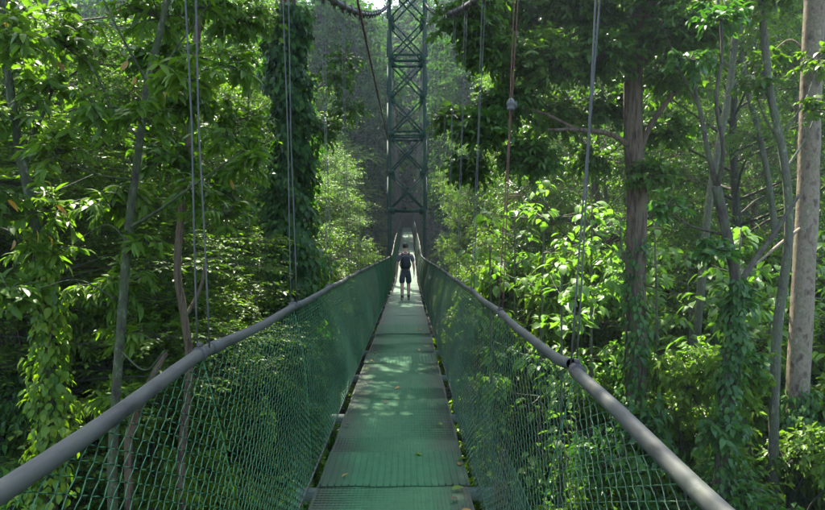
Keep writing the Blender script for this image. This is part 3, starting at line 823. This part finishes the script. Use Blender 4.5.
# ------------------------------------------------------------------ sunlit broad-leaved saplings on the right: every big leaf its own part
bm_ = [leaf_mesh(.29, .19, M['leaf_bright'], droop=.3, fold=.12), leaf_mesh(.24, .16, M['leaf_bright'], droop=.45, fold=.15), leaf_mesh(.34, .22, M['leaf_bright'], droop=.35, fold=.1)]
def sapling(label, px0, top, d, tiers, seed, per=15, spread=48, nmax=290):
    rng = np.random.default_rng(seed)
    b = at(px0[0], px0[1], d); b[2] = float(ground(b[0], b[1])) - .1
    root = thing('broadleaf_sapling', label, 'sapling', tuple(b), 'sunlit broad-leaved saplings')
    st = MB(); tp = at(top[0], top[1], d)
    main = spline([b, (b + tp) / 2 + rng.normal(0, .12, 3), tp], 14)
    st.tube(main - b, np.linspace(.07, .02, 14), 7)
    heads = [tp]
    for k in range(tiers):
        u = rng.uniform(.55, .97); p0 = main[int(u * 13)]
        a = rng.uniform(0, 2 * math.pi); ln = rng.uniform(.35, 1.0) * spread / F * d
        p1 = p0 + np.array([math.cos(a) * ln, math.sin(a) * ln, rng.uniform(.1, .5)])
        st.tube(spline([p0, (p0 + p1) / 2 + [0, 0, -.05], p1], 6) - b, np.linspace(.02, .009, 6), 5)
        heads.append(p1)
    st.build('stem', M['bark_grey'], root, smooth=True)
    cnt = 0
    for h in heads:
        for k in range(per):
            if cnt >= nmax: break
            a = k * 2.4 + rng.normal(0, .3); r0 = rng.uniform(.05, .34)
            o = bpy.data.objects.new('leaf', bm_[int(rng.integers(3))]); col.objects.link(o); o.parent = root
            o.location = h - b + np.array([math.cos(a) * r0, math.sin(a) * r0, rng.uniform(-.28, .12)])
            o.rotation_euler = Euler((R(rng.uniform(-45, 8)), R(rng.normal(0, 14)), a - math.pi / 2), 'XYZ')
            s = rng.uniform(.6, 1.1); o.scale = (s, s, s); cnt += 1
    return root
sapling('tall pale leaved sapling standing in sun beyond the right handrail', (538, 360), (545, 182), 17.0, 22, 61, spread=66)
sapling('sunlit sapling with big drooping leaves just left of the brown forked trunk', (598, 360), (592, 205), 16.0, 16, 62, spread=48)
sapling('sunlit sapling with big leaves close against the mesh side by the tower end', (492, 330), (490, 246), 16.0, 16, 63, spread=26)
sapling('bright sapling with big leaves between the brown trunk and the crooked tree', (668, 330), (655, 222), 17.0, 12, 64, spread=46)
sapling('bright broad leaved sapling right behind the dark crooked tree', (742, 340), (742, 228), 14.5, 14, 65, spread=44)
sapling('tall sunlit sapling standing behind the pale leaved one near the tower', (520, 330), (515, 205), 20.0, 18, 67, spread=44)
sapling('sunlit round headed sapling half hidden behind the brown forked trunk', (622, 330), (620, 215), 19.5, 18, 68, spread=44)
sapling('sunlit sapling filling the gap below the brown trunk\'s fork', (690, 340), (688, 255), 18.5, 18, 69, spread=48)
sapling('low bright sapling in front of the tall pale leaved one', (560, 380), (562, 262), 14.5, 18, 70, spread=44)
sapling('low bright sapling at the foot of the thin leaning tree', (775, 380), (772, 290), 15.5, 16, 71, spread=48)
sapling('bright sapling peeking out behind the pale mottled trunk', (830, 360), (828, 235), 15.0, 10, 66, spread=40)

# ------------------------------------------------------------------ forest: prototypes, then copies
TREE = [
    make_tree('forest_tree', 'leafy mid green tree in the dense wood left of the bridge', 'tree', 101, 25, 4, 4.8, .30, 50, 90, 'broad', M['leaf_mid'], M['bark_dark']),
    make_tree('forest_tree', 'dark small leaved tree in the dense wood left of the bridge', 'tree', 102, 23, 3.5, 4.4, .26, 50, 100, 'round', M['leaf_dark'], M['bark_brown']),
    make_tree('forest_tree', 'tree with long drooping leaflets in the dense wood left of the bridge', 'tree', 103, 22, 3.5, 4.8, .24, 46, 75, 'pinnate', M['leaf_mid'], M['bark_grey']),
    make_tree('forest_tree', 'yellow green leafy tree in the dense wood left of the bridge', 'tree', 104, 20, 3, 4.3, .22, 44, 85, 'broad', M['leaf_light'], M['bark_grey']),
]
FAR = [
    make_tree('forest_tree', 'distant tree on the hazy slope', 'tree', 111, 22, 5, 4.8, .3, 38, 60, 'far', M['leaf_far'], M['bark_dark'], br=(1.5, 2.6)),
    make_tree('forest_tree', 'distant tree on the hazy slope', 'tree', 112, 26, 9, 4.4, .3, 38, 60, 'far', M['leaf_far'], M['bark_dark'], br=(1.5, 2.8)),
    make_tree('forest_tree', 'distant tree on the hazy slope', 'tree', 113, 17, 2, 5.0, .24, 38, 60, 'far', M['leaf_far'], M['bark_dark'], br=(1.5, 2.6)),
]
BUSH = [
    make_bush('bush', 'leafy bush', 121, 2.0, 3.4, 16, 44, 'broad', M['leaf_mid']),
    make_bush('bush', 'leafy bush', 122, 2.2, 2.6, 16, 44, 'pinnate', M['leaf_light']),
    make_bush('bush', 'leafy bush', 123, 1.8, 4.2, 18, 44, 'broad', M['leaf_vine']),
]
TALL = make_bush('bush', 'leafy bush', 124, 1.7, 5.2, 26, 46, 'broad', M['leaf_light'])
used = set()
def place(proto, x, y, sc, rz, label, group, dz=-.2, zs=1.0):
    loc = on_ground(x, y, dz)
    if proto in TREE: sc = min(sc, (abs(x) - 1.3) / 6.2 if abs(x) < 7.5 else sc) if zs != 1 else sc
    s = (sc, sc, (max(sc, .85) if proto in TREE else sc) * zs)
    if proto.name in used:
        return dup(proto, loc, rz, s, label, group)
    used.add(proto.name)
    proto.location = loc; proto.rotation_euler = (0, 0, rz); proto.scale = s
    proto['label'] = label; proto['group'] = group
    return proto
fr = np.random.default_rng(900)
kinds = ['mid green leafy tree', 'dark small leaved tree', 'tree with long drooping leaflets', 'yellow green leafy tree']
# left wood
left = [(-7.4, 13, 0), (-9.6, 15.5, 1), (-7.2, 17.0, 3), (-11, 19, 2), (-8.5, 21.5, 1), (-6.3, 26, 0), (-13, 23, 0), (-9.5, 27, 2), (-5.6, 33, 1), (-9, 33, 0), (-13.5, 30, 1), (-17, 28, 3), (-6.5, 40, 2), (-10.5, 40, 1), (-15, 38, 0), (-19, 36, 1), (-22, 42, 0),
        (-7.5, 47, 0), (-12, 48, 3), (-17, 48, 1), (-12.5, 11.5, 1), (-5.0, 37, 3)]
for x, y, k in left:
    w_ = (' at the wood\'s edge along the bridge' if x > -8 else ' deep in the wood') + (' short of the vine curtain' if y < 22.5 else ' beyond the vine curtain')
    place(TREE[k], x, y, fr.uniform(.85, 1.05), fr.uniform(0, 6.28), kinds[k] + w_, 'wood left of the bridge: ' + kinds[k] + w_, zs=min(.9, (.33 * y + 6.4) / (25, 23, 22, 20)[k]) if abs(x / y + .44) < .14 else .72 if y < 24 else .7 if x > -8 else .9)
right = [(4.9, 26.5, 3), (4.7, 37, 2), (7.2, 24, 1), (11.5, 22, 0), (5.4, 33, 1), (9.5, 31, 2), (15, 27, 1), (13, 34, 0), (18.5, 33, 1), (6.5, 42, 0), (11, 43, 1), (16, 42, 2), (21, 42, 0), (5.5, 50, 1), (24, 36, 0)]
for x, y, k in right:
    w_ = (' close to the bridge' if x < 8 else ' far back in the shade') + (' just behind the sunlit saplings' if y < 33 else ' well beyond the sunlit saplings')
    place(TREE[k], x, y, fr.uniform(.75, .95), fr.uniform(0, 6.28), kinds[k] + w_, 'wood right of the bridge: ' + kinds[k] + w_, zs=.95)
# far slope
n = 0
for row, yy in enumerate(np.concatenate([np.arange(54, 110, 6.5), np.arange(112, 230, 10)])):
    half = .68 * yy + 6
    step = 6.2 if yy < 110 else 9.5
    for xx in np.arange(-half, half, step):
        x = xx + fr.uniform(-2, 2); y = yy + fr.uniform(-2.5, 2.5)
        if abs(x) < 4.2 and y < END + 5: continue
        if n >= 285: continue
        k = int(fr.integers(3)); n += 1
        z_ = 'left of the bridge line' if x < -4 else 'right of the bridge line' if x > 4 else 'straight above the bridge end'
        kd = ('spreading tree', 'tall bare-stemmed tree', 'low bushy tree')[k]
        place(FAR[k], x, y, fr.uniform(.8, 1.2), fr.uniform(0, 6.28), kd + ' on the hazy wooded slope ' + z_, 'hazy slope ' + z_ + ': ' + kd)
# bushes
bl = [(-3.2, 6.5), (-4.6, 7.8), (-6.2, 8.6), (-3.4, 10), (-5.2, 11.5), (-7.3, 11), (-3.6, 14), (-5.4, 15), (-3.6, 18.5), (-5.2, 22), (-3.8, 25), (-4.4, 30), (-8.6, 14), (-2.6, 8), (-2.9, 12)]
for i, (x, y) in enumerate(bl):
    place(BUSH[i % 3], x, y, fr.uniform(.9, 1.2), fr.uniform(0, 6.28), ('leafy bush', 'long leaved yellowish bush', 'upright glossy dark bush')[i % 3] + ' in the shade below the left side of the bridge', 'bushes below the left side: ' + ('leafy bush', 'long leaved yellowish bush', 'upright glossy dark bush')[i % 3], zs=fr.uniform(1.2, 1.7))
br = [(3.2, 7), (4.8, 8.5), (6.6, 9.6), (3.4, 10.5), (5.2, 11.6), (7.4, 12.4), (3.2, 13.4), (4.6, 15), (6.4, 15.6), (8.6, 14.5), (3.0, 17), (5, 18.6), (7, 19), (9.4, 18), (3.2, 22), (5.4, 23.5), (10.8, 16.5), (3.1, 9), (3.4, 27), (8.6, 11), (5.8, 7.6)]
for i, (x, y) in enumerate(br):
    place(BUSH[(i + 1) % 3], x, y, fr.uniform(.8, 1.1) * (.75 if y < 10 else 1), fr.uniform(0, 6.28), ('leafy bush', 'long leaved yellowish bush', 'upright glossy dark bush')[(i + 1) % 3] + ' growing below the right side of the bridge', 'bushes below the right side: ' + ('leafy bush', 'long leaved yellowish bush', 'upright glossy dark bush')[(i + 1) % 3], zs=fr.uniform(1.0, 1.5))

for i in range(22):
    x = 3.4 + 10.5 * fr.random(); y = 17.5 + 10 * fr.random()
    place(TALL, x, y, fr.uniform(1.0, 1.35), fr.uniform(0, 6.28), 'yellow green bush in the thicket behind the saplings, ' + ('near the bridge' if x < 6 else 'behind the brown trunk' if x < 10 else 'behind the pale trunk'), 'thicket behind the saplings ' + ('near the bridge' if x < 6 else 'behind the brown trunk' if x < 10 else 'behind the pale trunk'), zs=fr.uniform(1.15, 1.5) * (1.25 if x < 5 else 1))
tb = [(6.2, 13.2, 'just behind the crooked tree, beside the brown trunk'), (7.0, 12.2, 'beside the foot of the crooked tree'), (5.4, 16.4, 'between the saplings and the brown forked trunk'), (6.9, 15.8, 'right behind the brown forked trunk'), (7.6, 17.6, 'behind the crooked tree'), (9.6, 16.4, 'behind the pale trunk'), (8.4, 15.0, 'between the crooked tree and the pale trunk'),
      (3.6, 19.5, 'under the tall pale leaved sapling'), (6.2, 20.5, 'in the gap beyond the brown trunk'), (10.8, 14.4, 'beyond the pale trunk'), (4.4, 12.6, 'beside the mesh below the brown trunk'), (2.9, 15.0, 'hugging the mesh below the saplings')]
for i, (x, y, w) in enumerate(tb):
    place(TALL, x, y, fr.uniform(.85, 1.0), fr.uniform(0, 6.28), 'tall yellow green bush ' + w, 'tall sunlit bushes right of the bridge', zs=fr.uniform(1.0, 1.3) * (1.3 if abs(x) < 5 else 1))

for x, y, w in [(-5.0, 13.0, 'behind the slender mossy tree'), (-6.6, 14.6, 'behind the brown leaning trunk'), (-4.2, 17.2, 'near the foot of the vine curtain'), (-6.2, 19.5, 'back between the leaning trunk and the vine curtain'), (-3.3, 27.5, 'just beyond the vine curtain'), (-8.2, 12.5, 'behind the vine wrapped grey trunk')]:
    place(TALL, x, y, fr.uniform(.85, 1.0) * (.8 if x > -4 else 1), fr.uniform(0, 6.28), 'tall yellow green bush ' + w, 'tall bushes left of the bridge', zs=1.45)

for i in range(44):                                 # leafy bank under and beyond the far span
    sg = -1 if i % 2 else 1
    y = fr.uniform(42, 84); x = sg * fr.uniform(2.6, 9)
    k = i % 3
    place(BUSH[k], x, y, fr.uniform(.9, 1.3) * (.75 if abs(x) < 3.6 else 1.25), fr.uniform(0, 6.28), ('leafy bush', 'long leaved yellowish bush', 'upright glossy dark bush')[k] + (' on the left bank' if sg < 0 else ' on the right bank') + ' beyond the tower', 'bushes on the bank beyond the tower: %d %d' % (k, sg), zs=fr.uniform(.9, 1.4))
for x, y in [(-6, 84), (-2.5, 87), (1.5, 86), (5, 84.5), (-8.5, 80), (8.5, 79), (-4.5, 93), (3.5, 94), (-10, 90), (9.5, 91), (0, 99), (-7, 101), (7, 102), (12, 98), (-13, 97), (-5.4, 60), (5.6, 58), (-7, 66), (7.4, 68), (-5.6, 74), (6, 75)]:
    place(FAR[2], x, y, fr.uniform(.6, .85) * (.6 if y < 80 else 1), fr.uniform(0, 6.28), 'low bushy tree crowding the far end of the bridge', 'low trees at the far end of the bridge')

# low ground cover
def undergrowth():
    rng = np.random.default_rng(3)
    n = 46000
    x = np.where(rng.random(n) < .5, rng.uniform(-22, 22, n), rng.normal(0, 3.2, n)); y = rng.uniform(1, 50, n)
    z = ground(x, y) + rng.uniform(0, .5, n) ** 1.5
    a = rng.uniform(0, 6.28, n)
    D = np.stack([np.cos(a), np.sin(a), rng.uniform(-.2, .7, n)], 1)
    lv = Leaves(); s = rng.uniform(.5, 1.4, n)
    lv.add(np.stack([x, y, z], 1), nrm(D), np.array([0, 0, 1.]) + rng.normal(0, .3, (n, 3)), .32 * s, .12 * s, False, rng)
    o = lv.mb.build('undergrowth', M['leaf_vine'], attr=True); o['kind'] = 'stuff'
    o['label'] = 'low leafy ground cover on the valley floor'; o['category'] = 'ground cover'
undergrowth()
def slope_cover():
    rng = np.random.default_rng(4)
    n = 60000
    y = rng.uniform(40, 190, n); x = rng.normal(0, 1, n) * (6 + y * .28)
    keep = ~((np.abs(x) < 2.2) & (y < END + 2)); x, y = x[keep], y[keep]; n = len(x)
    z = ground(x, y) + rng.uniform(0, 1, n) * (.5 + 1.6 * np.clip(np.sin(x * .8 + 1) * np.sin(y * .7), 0, 1))
    a = rng.uniform(0, 6.28, n)
    D = np.stack([np.cos(a), np.sin(a), rng.uniform(-.5, .5, n)], 1)
    lv = Leaves(); s = rng.uniform(.5, 1.4, n) * (.6 + y / 120)
    lv.add(np.stack([x, y, z], 1), nrm(D), np.array([0, -.4, 1.]) + rng.normal(0, .4, (n, 3)), .5 * s, .28 * s, False, rng)
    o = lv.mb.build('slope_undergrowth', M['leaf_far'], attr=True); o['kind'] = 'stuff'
    o['label'] = 'low green growth carpeting the slope beyond the tower'; o['category'] = 'ground cover'
slope_cover()

fl = [leaf_mesh(.10, .05, M['leaf_yellow'], droop=.1), leaf_mesh(.09, .045, M['bark_brown'], droop=-.2), leaf_mesh(.11, .055, M['leaf_mid'], droop=.1)]
lr = np.random.default_rng(8)
for i in range(24):
    y = 3.6 + 15 * lr.random() ** 1.4
    x = -.1 + (lr.choice([-1, 1]) * lr.uniform(.36, .5) if lr.random() < .75 else lr.uniform(-.35, .35))
    k = int(lr.integers(3))
    o = bpy.data.objects.new('fallen_leaf', fl[k]); col.objects.link(o)
    o.location = (x, y, .026); o.rotation_euler = (R(lr.normal(0, 8)), R(lr.normal(0, 10)), lr.uniform(0, 6.28)); s_ = lr.uniform(.6, 1.2); o.scale = (s_,) * 3
    w = ('yellow', 'brown', 'green')[k]
    tag(o, 'small %s leaf fallen on the green walkway' % w, 'leaf', '%s leaves fallen on the walkway' % w)

# ------------------------------------------------------------------ the walker
def skin_mesh(name, verts, edges, radii, root_i, mat, parent, sub=2):
    me = bpy.data.meshes.new(name + '_cage'); me.from_pydata([tuple(v) for v in verts], edges, [])
    o = bpy.data.objects.new(name + '_cage', me); col.objects.link(o)
    md = o.modifiers.new('skin', 'SKIN'); md.use_smooth_shade = True; md.branch_smoothing = .6
    for i, r in enumerate(radii):
        sv = me.skin_vertices[0].data[i]; sv.radius = r if hasattr(r, '__len__') else (r, r); sv.use_root = (i == root_i)
    s = o.modifiers.new('sub', 'SUBSURF'); s.levels = sub; s.render_levels = sub
    dg = bpy.context.evaluated_depsgraph_get()
    m2 = bpy.data.meshes.new_from_object(o.evaluated_get(dg)); m2.name = name
    bpy.data.objects.remove(o); bpy.data.meshes.remove(me)
    m2.materials.clear(); m2.materials.append(mat)
    m2.polygons.foreach_set('use_smooth', np.ones(len(m2.polygons), bool))
    ob = bpy.data.objects.new(name, m2); col.objects.link(ob); ob.parent = parent
    return ob

def plain(name, c, rough=.8, spec=.3):
    return noisemat(name, [(.3, tuple(q * .75 for q in c)), (.7, tuple(q * 1.2 for q in c))], nscale=14, rough=rough, bump=.2, dist=.004, spec=spec)
M['skin'] = plain('skin', (.42, .24, .17), .55)
M['shirt'] = plain('shirt', (.075, .08, .085)); M['shorts'] = plain('shorts', (.03, .034, .04)); M['shoe'] = plain('shoe', (.02, .02, .022), .6)
M['hair'] = plain('hair', (.018, .012, .009), .5); M['pack'] = plain('pack', (.008, .009, .012), .6); M['strap'] = plain('strap', (.02, .02, .024)); M['sock'] = plain('sock', (.03, .03, .032))

def person():
    root = thing('person', 'person in grey shirt and dark shorts walking away along the deck', 'person', (-.08, 19.3, .016))
    root.rotation_euler = (0, 0, R(2))
    V = []; E = []; Rd = []
    def add(p, r, par=None):
        V.append(p); Rd.append(r); i = len(V) - 1
        if par is not None: E.append((par, i))
        return i
    pel = add((0, 0, .94), (.15, .11))
    wa = add((0, .0, 1.08), (.135, .095), pel); ch = add((0, .01, 1.28), (.155, .11), wa); sh = add((0, .0, 1.40), (.13, .085), ch)
    nk = add((0, .01, 1.49), (.055, .058), sh); hd0 = add((0, .03, 1.57), (.066, .078), nk); hd1 = add((0, .035, 1.65), (.076, .092), hd0); hd2 = add((0, .03, 1.715), (.058, .07), hd1)
    legs = {}
    for s in (-1, 1):
        # slight stride: right foot leads
        dy = .10 if s > 0 else -.07
        hp = add((s * .095, 0, .86), (.088, .092), pel); th = add((s * .098, dy * .35, .68), (.076, .082), hp); kn = add((s * .10, dy * .75 + .02, .48), (.056, .06), th)
        cf = add((s * .10, dy * .8 - .025, .34), (.053, .06), kn); an = add((s * .10, dy * .9 - .03, .10), (.034, .04), cf)
        he = add((s * .10, dy * .9 - .035, .045), (.036, .04), an); to = add((s * .108, dy * .9 + .13, .028), (.04, .024), he)
        legs[s] = dy
        so = add((s * .175, 0, 1.385), (.06, .06), sh); ua = add((s * .215, -.01, 1.26), (.05, .052), so); el = add((s * .245, -.015, 1.11), (.04, .042), ua)
        fa = add((s * .262, .03, .99), (.037, .036), el); wr = add((s * .272, .07, .87), (.024, .028), fa)
        pm = add((s * .275, .09, .80), (.018, .036), wr)
        for k, (oy, ln) in enumerate([(.034, .075), (.012, .085), (-.010, .08), (-.030, .06)]):
            f1 = add((s * .275, .092 + oy, .765), .0095, pm); f2 = add((s * .268, .10 + oy, .765 - ln * .55), .0085, f1); f3 = add((s * .255, .105 + oy, .765 - ln), .0075, f2)
        t1 = add((s * .262, .125, .825), .011, wr); t2 = add((s * .255, .145, .79), .009, t1)
    skin_mesh('body', V, E, Rd, pel, M['skin'], root)
    # nose and ears belong to the same head but sit as small pieces of face
    mb = MB(); mb.tube(np.array([[0, .115, 1.66], [0, .132, 1.63], [0, .118, 1.612]]), [.008, .014, .01], 6); mb.build('nose', M['skin'], root, smooth=True)
    for s in (-1, 1):
        mb = MB(); mb.tube(np.array([[s * .076, .03, 1.665], [s * .086, .022, 1.645], [s * .078, .03, 1.615]]), [.012, .018, .008], 6); mb.build('ear', M['skin'], root, smooth=True)
        mb = MB(); mb.tube(np.array([[s * .031, .108, 1.655], [s * .031, .118, 1.655]]), [.011, .006], 6); mb.build('eye', M['hair'], root, smooth=True)
    mb = MB(); mb.tube(np.array([[-.024, .107, 1.583], [0, .115, 1.583], [.024, .107, 1.583]]), .005, 5); mb.build('mouth', M['strap'], root)
    # hair cap
    hr_ = []
    n1, n2 = 14, 20
    mb = MB(); vs = []
    for i in range(n1 + 1):
        th = i / n1 * 2.3
        for j in range(n2):
            ph = j / n2 * 2 * math.pi
            fr_ = math.sin(ph)                        # +1 = face side
            lim = min(th, 1.15) if fr_ > .35 else th
            rr = 1 + .05 * math.sin(ph * 7 + i) * (i > 2)
            vs.append((.087 * rr * math.sin(lim) * math.cos(ph), .022 + .104 * rr * math.sin(lim) * math.sin(ph), 1.668 + .098 * rr * math.cos(lim)))
    f = [[i * n2 + j, i * n2 + (j + 1) % n2, (i + 1) * n2 + (j + 1) % n2, (i + 1) * n2 + j] for i in range(n1) for j in range(n2)]
    mb.add(vs, f); mb.build('hair', M['hair'], root, smooth=True)
    # shirt
    v = [(0, 0, .88), (0, 0, 1.06), (0, .01, 1.28), (0, 0, 1.405), (0, .005, 1.455)]
    r = [(.172, .125), (.158, .115), (.175, .128), (.15, .10), (.07, .07)]; e = [(0, 1), (1, 2), (2, 3), (3, 4)]
    for s in (-1, 1):
        i = len(v); v += [(s * .18, 0, 1.385), (s * .218, -.01, 1.26), (s * .232, -.012, 1.17)]; r += [(.075, .075), (.068, .07), (.066, .068)]; e += [(3, i), (i, i + 1), (i + 1, i + 2)]
    skin_mesh('shirt', v, e, r, 2, M['shirt'], root)
    v = [(0, 0, 1.05), (0, 0, .89)]; r = [(.155, .112), (.165, .125)]; e = [(0, 1)]
    for s in (-1, 1):
        dy = legs[s]; i = len(v)
        v += [(s * .098, dy * .1, .78), (s * .102, dy * .4, .64), (s * .105, dy * .7 + .015, .50)]; r += [(.102, .106), (.095, .102), (.09, .098)]; e += [(1, i), (i, i + 1), (i + 1, i + 2)]
    skin_mesh('shorts', v, e, r, 0, M['shorts'], root)
    for s in (-1, 1):
        dy = legs[s] * .9
        skin_mesh('shoe', [(s * .10, dy - .06, .055), (s * .103, dy, .06), (s * .108, dy + .09, .045), (s * .11, dy + .17, .035)], [(0, 1), (1, 2), (2, 3)], [(.045, .05), (.048, .055), (.05, .04), (.042, .03)], 0, M['shoe'], root, 1)
        mb = MB(); mb.tube(np.array([[s * .10, dy - .03, .08], [s * .10, dy - .03, .17]]), [.044, .046], 10); mb.build('sock', M['sock'], root, smooth=True)
    # backpack: worn, still its own thing
    bp = thing('backpack', 'black backpack worn on the walker\'s back', 'backpack', (-.08, 19.3, .016))
    bp.rotation_euler = root.rotation_euler
    skin_mesh('pack_body', [(0, -.20, .98), (0, -.21, 1.10), (0, -.205, 1.26), (0, -.185, 1.40)], [(0, 1), (1, 2), (2, 3)], [(.13, .085), (.145, .095), (.14, .09), (.105, .06)], 1, M['pack'], bp)
    skin_mesh('front_pocket', [(0, -.295, 1.02), (0, -.305, 1.12), (0, -.295, 1.20)], [(0, 1), (1, 2)], [(.09, .035), (.1, .04), (.085, .03)], 1, M['pack'], bp)
    for s in (-1, 1):
        mb = MB(); mb.tube(spline([(s * .09, -.14, 1.42), (s * .115, -.02, 1.475), (s * .125, .10, 1.40), (s * .13, .135, 1.25), (s * .165, .05, 1.10), (s * .14, -.12, 1.02)], 22), .018, 6); mb.build('strap', M['strap'], bp, smooth=True)
    mb = MB(); mb.tube(spline([(-.03, -.15, 1.45), (0, -.15, 1.485), (.03, -.15, 1.45)], 8), .009, 5); mb.build('carry_loop', M['strap'], bp)
person()

# ------------------------------------------------------------------ haze: one closed box of even air round everything
def haze():
    lo = np.array([-425, -65, gv[:, 2].min() - 1.0]); hi_ = np.array([425, 465, gv[:, 2].max() + 45])
    mb = MB(); mb.box((lo + hi_) / 2, hi_ - lo)
    m = bpy.data.materials.new('haze'); m.use_nodes = True; nt = m.node_tree; nt.nodes.clear()
    out = nt.nodes.new('ShaderNodeOutputMaterial'); pv = nt.nodes.new('ShaderNodeVolumePrincipled')
    pv.inputs['Color'].default_value = (.72, .87, 1.0, 1); pv.inputs['Density'].default_value = HAZE; pv.inputs['Anisotropy'].default_value = .35
    nt.links.new(pv.outputs[0], out.inputs['Volume'])
    o = mb.build('haze', m); o['kind'] = 'stuff'
if HAZE > 0: haze()
